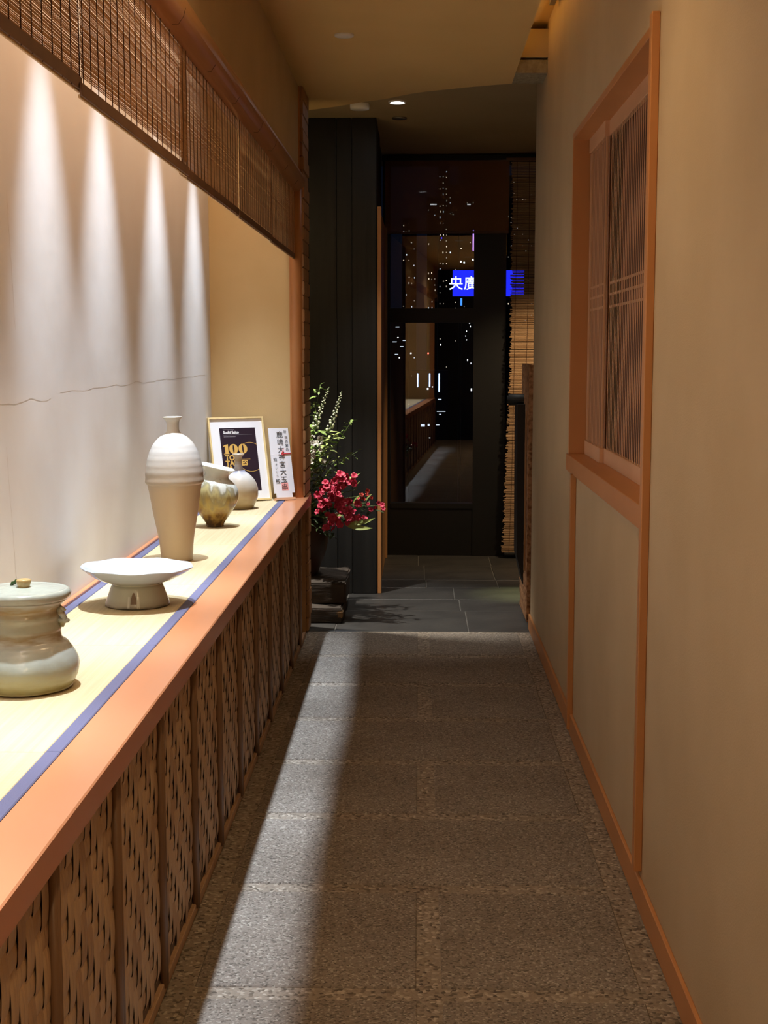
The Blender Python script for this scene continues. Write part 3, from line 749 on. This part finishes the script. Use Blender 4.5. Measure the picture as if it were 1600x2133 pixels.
mat('leaf_green', (.17, .27, .06), .5, (.24, .34, .09), 12)
mat('leaf_pale', (.38, .44, .15), .5, (.28, .36, .10), 14)
mat('leaf_dark', (.035, .06, .02), .5, (.06, .09, .03), 12)
mat('stem_green', (.10, .15, .04), .6)
mat('stem_brown', (.09, .06, .03), .7)
mat('bud_white', (.62, .66, .48), .5)
mat('petal_white', (.56, .54, .48), .6, (.46, .44, .38), 10)
mat('petal_pink', (.62, .035, .10), .55, (.48, .02, .065), 12)
mat('petal_red', (.60, .06, .045), .55, (.45, .04, .03), 12)
mat('bloom_brown', (.20, .13, .04), .7, (.28, .20, .07), 20)
def leaf_me(L, Wd, m, fold=.25, curl=.25):
    bm = bmesh.new(); n = 7; rows = []
    for i in range(n+1):
        t = i/n; w = Wd*math.sin(math.pi*min(1, t**.8))*.5*(1-.15*t)
        z = curl*L*(t - 1.6*t*t)*.5
        rows.append([bm.verts.new((t*L, -w, z + fold*w)), bm.verts.new((t*L, 0, z)), bm.verts.new((t*L, w, z + fold*w))])
    for i in range(n):
        for k in range(2): bm.faces.new((rows[i][k], rows[i][k+1], rows[i+1][k+1], rows[i+1][k]))
    bmesh.ops.remove_doubles(bm, verts=bm.verts[:], dist=1e-5)
    me = bpy.data.meshes.new('leaf'); bm.to_mesh(me); bm.free(); me.materials.append(MATS[m])
    for p_ in me.polygons: p_.use_smooth = True
    return me
def bud_me(r, m):
    bm = bmesh.new(); bmesh.ops.create_icosphere(bm, subdivisions=2, radius=r)
    for v_ in bm.verts: v_.co.z *= 1.25
    return mesh_from(bm, 'bud', m, True)
def blossom_me(r, m, np=5, cup=.35, seed=0):
    bm = bmesh.new(); rr = random.Random(seed)
    for k in range(np):
        a = 2*math.pi*k/np + rr.uniform(-.12, .12); n = 5; rows = []
        tilt = cup*rr.uniform(.6, 1.5)
        for i in range(n+1):
            t = i/n; w = r*.50*math.sin(math.pi*(.12+.80*t))**.8
            z = r*tilt*(1.5*t - .9*t*t) + r*.05*rr.uniform(-1, 1)
            row = []
            for s in (-1, -.4, .4, 1):
                x = t*r; y = s*w
                row.append(bm.verts.new((x*math.cos(a)-y*math.sin(a), x*math.sin(a)+y*math.cos(a), z + abs(s)*w*.35)))
            rows.append(row)
        for i in range(n):
            for q in range(3): bm.faces.new((rows[i][q], rows[i][q+1], rows[i+1][q+1], rows[i+1][q]))
    me = bpy.data.meshes.new('blossom'); bm.to_mesh(me); bm.free(); me.materials.append(MATS[m])
    for p_ in me.polygons: p_.use_smooth = True
    return me
LV = {k: [leaf_me(L, w_, k) for L, w_ in ((.05, .020), (.07, .026), (.035, .018))] for k in ('leaf_green', 'leaf_pale', 'leaf_dark')}
LONG = [leaf_me(.25, .032, 'leaf_pale', .3, -.5), leaf_me(.20, .036, 'leaf_green', .3, .5), leaf_me(.16, .05, 'leaf_pale', .3, .4)]
BUD = [bud_me(r_, 'bud_white') for r_ in (.0055, .0075)]
PINK = [blossom_me(.021, 'petal_pink', 6, .5, s_) for s_ in range(4)]
RED = [blossom_me(.020, 'petal_red', 5, .6, s_) for s_ in range(3)]
WHT = [blossom_me(.022, 'petal_white', 5, .7, s_) for s_ in range(3)]
mouth = urn_c + Vector((0, 0, .44))
fr = random.Random(11)
def fpos(px, py, y): return at(px, py, y)
def stem_curve(a, b, bow):
    a, b = Vector(a), Vector(b); m_ = (a+b)/2 + bow
    return [a*(1-t)**2 + m_*2*t*(1-t) + b*t*t for t in [i/10 for i in range(11)]]
def stem_thing(name, label, cat, tip, bow=(0, 0, 0), m='stem_green', r=.0028):
    base = mouth + Vector((fr.uniform(-.04, .04), fr.uniform(-.04, .04), -.10))
    o = thing(name, label, cat, base, group=None)
    pts = [q - base for q in stem_curve(base, tip, Vector(bow))]
    bm = bmesh.new(); tube_bm(bm, pts, r, 6, r*.45); link('stem', mesh_from(bm, 'stem', m, True), o)
    return o, pts
def put(o, name, me, loc, rot=None, s=1):
    q = link(name, me, o, loc, rot or (fr.uniform(-.8, .8), fr.uniform(-.8, .8), fr.uniform(0, 6.28))); q.scale = (s, s, s); return q
def along(pts, t):
    k = min(len(pts)-2, int(t*(len(pts)-1))); u_ = t*(len(pts)-1)-k; return pts[k].lerp(pts[k+1], u_)
# flowering spikes with white buds
spike_lab = ['green flower spike with white buds, taller of the two in the urn', 'green flower spike with white buds, shorter and leafier of the two in the urn']
for i, (px, py, y) in enumerate(((686, 806, 7.88), (712, 815, 7.84))):
    o, pts = stem_thing('flower_spike', spike_lab[i], 'flower', fpos(px, py, y), (-.04+.10*i, 0, .05))
    for k in range(34):
        t = .66 + .33*k/34; rr = .014*(1.15-(t-.66)/.34)+.002
        a = k*2.4; q = along(pts, t) + Vector((rr*math.cos(a), rr*math.sin(a), 0))
        put(o, 'bud', BUD[k % 2], q, s=1.15-.75*(t-.66)/.34)
    for k in range(46):
        t = .22 + .46*k/46; a = k*2.4+i
        put(o, 'leaf', LV['leaf_green'][k % 3], along(pts, t), (fr.uniform(-.5, .5), fr.uniform(-.7, .3), a), fr.uniform(.8, 1.25))
# leafy sprays
for i, (px, py, y, lm, n, lab) in enumerate(((668, 800, 8.0, 'leaf_green', 40, 'tall leafy green branch rising behind the end post'),
        (735, 875, 7.85, 'leaf_green', 26, 'thin green sprig reaching out above the pink blossoms'), (745, 940, 7.80, 'leaf_green', 20, 'thin green sprig with a forked tip against the charred planks'),
        (700, 905, 7.75, 'leaf_pale', 44, 'pale green leafy sprig in the middle of the bouquet'),
        (728, 996, 7.72, 'leaf_pale', 34, 'pale green leafy sprig right above the red blossoms'),
        (662, 930, 7.78, 'leaf_green', 50, 'dense green leafy branch beside the end post'),
        (775, 1060, 7.72, 'leaf_dark', 44, 'dark green low branch spreading towards the sliding door'), (760, 1090, 7.66, 'leaf_dark', 44, 'dark green drooping branch under the long pale leaves'),
        (690, 1120, 7.66, 'leaf_dark', 40, 'dark green branch drooping over the urn'))):
    o, pts = stem_thing('leafy_branch', lab, 'branch', fpos(px, py, y), (fr.uniform(-.06, .02), 0, .06))
    n = int(n*1.7)
    for k in range(n):
        t = .28 + .72*k/n; q = along(pts, t) + Vector((fr.gauss(0, .016), fr.gauss(0, .02), fr.gauss(0, .014)))
        put(o, 'leaf', LV[lm][k % 3], q, (fr.uniform(-.6, .6), fr.uniform(-.9, .4), fr.uniform(0, 6.28)), fr.uniform(.55, 1.05))
# white blossom branch
o, pts = stem_thing('white_blossom_branch', 'branch crowded with small off-white blossoms beside the end post', 'branch', fpos(664, 915, 7.70), (-.03, 0, .05), 'stem_brown')
for k in range(52):
    t = .30 + .70*k/52; q = along(pts, t) + Vector((fr.gauss(0, .030), fr.gauss(0, .03), fr.gauss(0, .02)))
    put(o, 'blossom', WHT[k % 3], q, (fr.uniform(.2, 1.5), fr.uniform(-.6, .6), fr.uniform(0, 6.28)), fr.uniform(.6, 1.1))
# small mixed foliage
o, pts = stem_thing('mixed_foliage_branch', 'branch of small mixed olive leaves just above the pink blossoms', 'branch', fpos(692, 960, 7.72), (0, 0, .05), 'stem_brown')
for k in range(90):
    q = along(pts, .45+.55*fr.random()) + Vector((fr.gauss(0, .03), fr.gauss(0, .03), fr.gauss(0, .035)))
    put(o, 'leaf', LV['leaf_dark'][k % 3] if k % 3 else LV['leaf_pale'][2], q, s=fr.uniform(.4, .7))
# pink blossom stems
for i, (cx, cy, n, sp, lab) in enumerate(((713, 1000, 26, 15, 'crimson pink blossom cluster at the top of the bouquet'), (684, 1020, 13, 11, 'crimson pink blossom cluster nearest the white blossoms'),
        (705, 1050, 30, 21, 'broad crimson pink blossom cluster in the middle of the bouquet'), (672, 1046, 12, 11, 'crimson pink blossom cluster beside the end post'),
        (728, 1078, 14, 11, 'crimson pink blossom cluster pointing to the long pale leaves'), (697, 1092, 16, 15, 'lowest crimson pink blossom cluster over the urn'))):
    tip = fpos(cx, cy, 7.62)
    o, pts = stem_thing('pink_blossom_stem', lab, 'flower', tip, (0, -.02, .06))
    for k in range(n):
        q = fpos(cx + fr.gauss(0, sp*.62), cy + fr.gauss(0, sp*.62), 7.62 + fr.uniform(-.03, .03)) - o.location
        put(o, 'blossom', PINK[k % 4], q, (R(70)+fr.uniform(-.6, .6), fr.uniform(-.6, .6), fr.uniform(-.6, .6)), fr.uniform(.75, 1.15))
for i, (cx, cy, n, lab) in enumerate(((757, 1033, 6, 'small orange red blossoms among the right-hand pale leaves'), (748, 1052, 5, 'small orange red blossoms below the right-hand pale leaves'), (771, 1053, 3, 'pair of small pinkish blossoms near the sliding door'), (788, 1054, 3, 'outermost small pink blossom touching the sliding door edge'))):
    o, pts = stem_thing('small_blossom_stem', lab, 'flower', fpos(cx, cy, 7.66), (0, -.02, .05))
    for k in range(n):
        q = fpos(cx + fr.gauss(0, 5), cy + fr.gauss(0, 6), 7.66 + fr.uniform(-.02, .02)) - o.location
        put(o, 'blossom', (RED if i < 2 else PINK)[k % 3], q, (R(70)+fr.uniform(-.6, .6), fr.uniform(-.6, .6), fr.uniform(-.6, .6)), fr.uniform(.5, .75))
# long pale leaves
for i, (bx, by, tx, ty, k, lab) in enumerate(((718, 1093, 779, 1105, 0, 'long pale green blade leaf lowest on the right of the bouquet'), (726, 1090, 786, 1084, 0, 'long pale green blade leaf above the lowest one'),
        (735, 1050, 752, 1026, 1, 'upright green blade leaf behind the orange red blossoms'), (762, 1048, 772, 1028, 2, 'broad pale leaf standing near the sliding door'), (742, 1020, 748, 1000, 2, 'broad pale leaf curling above the red blossoms'), (700, 1072, 712, 1074, 2, 'short pale leaf lying among the pink blossoms'))):
    a_, b_ = fpos(bx, by, 7.60), fpos(tx, ty, 7.56)
    base = mouth + Vector((0, 0, -.08))
    o = thing('blade_leaf', lab, 'leaf', base)
    bm = bmesh.new(); tube_bm(bm, [q-base for q in stem_curve(base, a_, Vector((0, -.03, .04)))], .002, 5); link('stalk', mesh_from(bm, 'stalk', 'stem_green', True), o)
    d = b_-a_; L0 = (.25, .20, .16)[k]
    q = link('blade', LONG[k], o, a_-base, (d.to_track_quat('X', 'Z') @ Quaternion((1, 0, 0), R(62))).to_euler()); q.scale = (d.length/L0,)*3 if k else (d.length/L0, 1, 1)

# ------------------------------------------------------------------ far window wall
WA = R(-2.0)
WO = Vector((-.262, 10.16, 0))
w2 = struct(thing('window_2', 'black framed window wall looking on the night city', None, WO, (0, 0, WA)))
F = 'black_frame'
box('frame_post', 0, .055, -.04, .04, 0, 2.87, F, w2); box('frame_post', .655, .885, -.045, .045, 0, 2.87, F, w2); box('frame_post', 1.75, 1.95, -.04, .04, 0, 2.87, F, w2)
box('transom', .055, .655, -.04, .04, 1.692, 1.794, F, w2); box('top_rail', .055, .655, -.04, .04, 2.80, 2.87, F, w2); box('top_rail', .885, 1.75, -.04, .04, 2.80, 2.87, F, w2)
box('bottom_panel', .055, .655, -.035, .035, 0, .345, F, w2); box('bottom_rail', .055, .655, -.045, .045, .345, .385, F, w2, .004)
box('bottom_panel', .885, 1.75, -.035, .035, 0, .345, F, w2)
for (a, b, z0, z1) in ((.055, .655, .385, 1.692), (.055, .655, 1.794, 2.80), (.885, 1.75, .345, 2.80)):
    bm = bmesh.new(); bm.faces.new([bm.verts.new(q) for q in ((a, 0, z0), (b, 0, z0), (b, 0, z1), (a, 0, z1))])
    link('pane', mesh_from(bm, 'pane', 'window_glass'), w2)
rb = thing('roller_blind', 'sheer dark brown blind half drawn over the far window', 'blind', WO + Matrix.Rotation(WA, 3, 'Z') @ Vector((.0, -.085, 2.325)), (0, 0, WA))
bm = bmesh.new(); bm.faces.new([bm.verts.new(q) for q in ((.02, 0, 0), (.90, 0, 0), (.90, 0, .52), (.02, 0, .52))])
link('sheer_cloth', mesh_from(bm, 'sheer_cloth', 'roller_cloth'), rb)
box('bottom_bar', .02, .90, -.006, .006, -.008, .008, 'blind_batten', rb, .002)
box('head_box', .0, 1.25, -.02, .02, .50, .535, 'black_frame', rb, .002)
# reed screen hanging beside the window
rs = thing('reed_screen', 'ragged brown reed screen hanging to the floor beside the far window', 'screen', WO + Matrix.Rotation(WA, 3, 'Z') @ Vector((.875, -.16, .035)), (0, 0, WA))
bm = bmesh.new(); z = .012; rr = random.Random(5)
while z < 2.78:
    w = rr.choice((.004, .006, .009))*rr.uniform(.8, 1.2); x0 = rr.uniform(-.014, .008) + .02*math.sin(z*1.3)*(z < 1.2)*0 + (.045*min(1, z/1.3)); dz = rr.uniform(-.003, .003)
    v0 = [bm.verts.new((x0, rr.uniform(-.001, .001)+.003*c, z + .5*w*s)) for c, s in ((-1, 0), (0, 1), (1, 0), (0, -1))]
    v1 = [bm.verts.new((.62, .003*c, z + dz + .5*w*s)) for c, s in ((-1, 0), (0, 1), (1, 0), (0, -1))]
    for k in range(4): bm.faces.new((v0[k], v0[(k+1) % 4], v1[(k+1) % 4], v1[k]))
    bm.faces.new(v0)
    z += w + rr.choice((.0002, .0004, .0012))
o = link('reeds', mesh_from(bm, 'reeds', 'reed'), rs); o['kind'] = 'stuff'
for k in range(7):
    pts = [(.045+.085*k + .01*math.sin(j*.9+k)*.4 + .03*min(1, j/5), -.0045, j*.28) for j in range(11)]
    bm = bmesh.new(); tube_bm(bm, pts, .0018, 4); link('cord', mesh_from(bm, 'cord', 'blind_cord'), rs)
box('bottom_batten', .01, .61, -.008, .008, -.012, .008, 'soft_black', rs, .003)
box('top_bar', .0, .62, -.008, .008, 2.775, 2.795, 'blind_batten', rs)

# stand with rusty slab, black bar and dark board at the end of the right wall
st = thing('rusty_stand', 'rough rust-brown slab stand with black round bar at the end of the right wall', 'stand', (.597, 7.5, 0))
bm = bmesh.new(); box_bm(bm, -.012, .014, -.06, .45, .035, 1.42)
bmesh.ops.subdivide_edges(bm, edges=[e for e in bm.edges if abs(e.verts[0].co.z-e.verts[1].co.z) > .5], cuts=90)
for v_ in bm.verts:
    n = noise.noise_vector(v_.co*38); v_.co.x += n.x*.0035; v_.co.y += n.y*.004
link('rusty_slab', mesh_from(bm, 'rusty_slab', 'rust'), st)
bm = bmesh.new(); tube_bm(bm, [(-.105, .30, 1.222), (.0, .30, 1.222), (.3, .30, 1.222)], .031, 20)
bmesh.ops.bevel(bm, geom=[e for e in bm.edges if len(e.link_faces) == 2 and any(len(f.verts) > 4 for f in e.link_faces)], offset=.008, segments=2, affect='EDGES')
link('round_bar', mesh_from(bm, 'round_bar', 'soft_black', True), st)
bm = bmesh.new()
outl = [(-.055, 1.20), (.0, 1.20), (.02, .08), (.012, .08), (-.005, .16), (-.05, .36)]
a = [bm.verts.new((x, .18, z_)) for x, z_ in outl]; b_ = [bm.verts.new((x, .42, z_)) for x, z_ in outl]
bm.faces.new(a); bm.faces.new(b_[::-1])
for k in range(6): bm.faces.new((a[k], b_[k], b_[(k+1) % 6], a[(k+1) % 6]))
link('dark_board', mesh_from(bm, 'dark_board', 'soft_black'), st)
box('edge_strip', -.022, -.014, .03, .05, .30, 1.17, 'block_wood', st)

# ------------------------------------------------------------------ ceiling fittings
def disc(name, label, cat, x, y, z, r, m='lamp_white', lit=False, group=None, h=.008):
    t = thing(name, label, cat, (x, y, z), group=group)
    if lit:
        link('trim_ring', mesh_from(lathe_bm([(r, 0), (r, -.008), (r*.82, -.010), (r*.78, 0)], 32, closed_bottom=False), 'trim_ring', 'lamp_white', True), t)
        bm = bmesh.new(); bmesh.ops.create_circle(bm, cap_ends=True, radius=r*.8, segments=32); bmesh.ops.translate(bm, vec=(0, 0, -.003), verts=bm.verts[:])
        link('lens', mesh_from(bm, 'lens', 'lamp_on'), t)
    else:
        link('cover', mesh_from(lathe_bm([(r*.98, 0), (r, -h*.4), (r*.96, -h), (r*.3, -h*1.1), (.001, -h*1.1)], 32, closed_bottom=False), 'cover', m, True), t)
    return t
disc('ceiling_speaker', 'plain round pale cover plate on the lower ceiling', 'ceiling plate', -.315, 5.97, 2.80, .041)
disc('downlight', 'lit round white downlight in the far ceiling', 'downlight', -.124, 7.95, 2.87, .05, lit=True)
disc('smoke_detector', 'round white detector peeking past the ceiling edge above the column', 'detector', -.337, 8.03, 2.87, .055, h=.03)
disc('unlit_downlight', 'unlit round downlight cover behind the lit one', 'downlight', -.121, 8.50, 2.87, .045, m='metal_grey')
disc('planter_downlight', 'recessed downlight above the flower urn', 'downlight', -.85, 7.56, 2.87, .05, m='lamp_white', h=.03)
for y in (-1.9, 0.3, 3.3): disc('corridor_downlight', 'round recessed downlight in the lower corridor ceiling', 'downlight', 0, y, 2.80, .05, lit=False, group='corridor downlights')

# ------------------------------------------------------------------ night city beyond the glass
emitter('win_warm', (1, .86, .62), .9); emitter('win_cool', (.75, .87, 1), .8); emitter('win_dim', (.9, .8, .62), .28)
mat('facade', (.012, .014, .022), .8)
emitter('sign_blue', (.012, .02, .95), 1.1); emitter('sign_white', (.75, .85, 1), 1.3); emitter('led_blue', (.45, .68, 1), 2.2); emitter('led_violet', (.5, .25, 1), 1.8); emitter('dot_white', (.9, .95, 1), 1.2); emitter('dot_red', (1, .15, .1), 2)
D = 700.0
cr = random.Random(3)
def quad_part(t, name, px, py, wpx, hpx, y, m):
    c = at(px, py, y) - t.location; w, h = wpx*y/FPX*.5, hpx*y/FPX*.5
    bm = bmesh.new(); bm.faces.new([bm.verts.new(q) for q in ((-w, 0, -h), (w, 0, -h), (w, 0, h), (-w, 0, h))])
    return link(name, mesh_from(bm, name, m), t, (c.x, -.06, c.z))
def building(name, lab, x0, x1, ytop, y, depth=18):
    a, b = at(x0, ytop, y), at(x1, 1150, y)
    base = Vector(((a.x+b.x)/2, y, b.z))
    t = thing(name, lab, 'building', base)
    box('tower_wall', a.x-base.x, b.x-base.x, 0, depth, 0, a.z-b.z, 'facade', t)
    return t
towers = [(838, 866, 470, 12.0, .26, 'slim dark residential tower with scattered warm windows beside the sliding door'), (890, 909, 425, 12, .26, 'narrow dark tower with paired lit windows beside the tower with two lit columns'),
          (914, 933, 345, 12, .50, 'tall dark tower with two columns of lit windows'), (935, 952, 400, 11.5, .20, 'dark tower with few lit windows next to the blue sign'), (958, 989, 350, 12, .16, 'dark tower with a violet light tube rising above the blue sign'), (1056, 1110, 380, 12, .16, 'dark tower glimmering through the reed screen')]
TW = []
for ti, (x0, x1, ytop, stp, pr_, lab) in enumerate(towers):
    y = D + ti*25
    t = building('tower_block', lab, x0, x1, ytop-15, y); TW.append((t, y))
    nx = max(2, int((x1-x0)/5.5)); yy = ytop
    while yy < 1000:
        for k in range(nx):
            if cr.random() < pr_*(1 if yy < 660 else .12):
                quad_part(t, 'lit_window', x0 + 3 + (x1-x0-6)*k/(nx-1) + cr.uniform(-.6, .6), yy + cr.uniform(-1, 1), cr.uniform(1.0, 2.4), cr.uniform(1.2, 3.6), y, cr.choice(('win_warm', 'win_cool', 'win_dim', 'win_dim', 'win_dim')))
        yy += stp
quad_part(TW[4][0], 'light_tube', 986, 501, 2.4, 42, TW[4][1], 'led_violet')
quad_part(TW[4][0], 'lit_window', 977, 426, 7, 2.4, TW[4][1], 'dot_white'); quad_part(TW[1][0], 'lit_window', 903, 426, 13, 2.6, TW[1][1], 'dot_white')
quad_part(TW[2][0], 'roof_lamp', 920, 496, 2, 3, TW[2][1], 'sign_blue')
for q in ((960, 545), (967, 547), (985, 541)): quad_part(TW[4][0], 'lit_window', q[0], q[1], 3, 3.4, TW[4][1], 'dot_white')
lows = [(812, 850, 664, 560, [(828, 681, 8, 1.6), (829, 703, 3, 1.6), (822, 712, 9, 1.6), (842, 709, 6, 1.4), (837, 722, 7, 1.2), (856, 736, 3, 3), (832, 745, 2.6, 2.6), (826, 738, 7, 1.2)], 'low dark block with a few bluish lights beside the sliding door'),
        (962, 990, 664, 580, [(978, 673, 2, 2), (972, 690, 1.6, 2.4), (980, 680, 1.6, 3), (970, 700, 1.4, 2), (972, 708, 2, 2), (974, 750, 2, 4), (981, 757, 1.2, 3), (982, 812, 2.6, 6)], 'low dark block with a string of faint lights under the blue sign'),
        (858, 932, 772, 420, [(891, 810, 3.5, 3.5), (901, 806, 2.2, 2.2), (916, 832, 7, 2), (919, 857, 18, 1.3), (917, 863, 4, 1.6), (912, 885, 7, 1.6), (881, 886, 8, 5), (893, 885, 4, 4), (895, 912, 3, 1.4), (918, 718, 2, 4)], 'low dark block with three upright blue-white light tubes')]
for (x0, x1, ytop, y, ds, lab) in lows:
    t = building('low_block', lab, x0, x1, ytop, y)
    for i, (px, py, wp, hp) in enumerate(ds):
        quad_part(t, 'lit_window', px, py, wp, hp, y, 'dot_white' if wp < 4 else 'win_cool')
    if x0 == 858:
        for (px, q0, q1) in ((870, 778, 806), (895, 778, 806), (915, 778, 816)): quad_part(t, 'light_tube', px, (q0+q1)/2, 2.6, q1-q0, y, 'led_blue')
        quad_part(t, 'beacon_lamp', 892, 736, 3, 3, y, 'dot_red')
# blue sign
y = 400.0; c = at(943, 617, y); e = at(1092, 563, y)
sg = thing('blue_sign', 'glowing blue rooftop sign with white Chinese characters outside the window', 'sign', Vector((c.x, y, at(943, 1150, y).z)))
z0 = c.z - sg.location.z; wS, hS = e.x-c.x, e.z-c.z
box('sign_board', 0, wS, 0, .6, z0, z0+hS, 'sign_blue', sg)
for ch, xx in (('央', 950), ('廣', 981)):
    q = at(xx, 592, y) - sg.location
    link('lettering', text_mesh(ch, 4.1, 'sign_white', .03), sg, (q.x, -.1, q.z), (math.pi/2, 0, 0))
box('sign_leg', wS*.1, wS*.12, .1, .5, 0, z0, 'facade', sg); box('sign_leg', wS*.8, wS*.82, .1, .5, 0, z0, 'facade', sg)
emitter('led_azure', (.05, .25, 1), 1.2)
box('service_light', wS*.11, wS*.135, -.05, .1, z0-2.6, z0-.6, 'led_azure', sg)
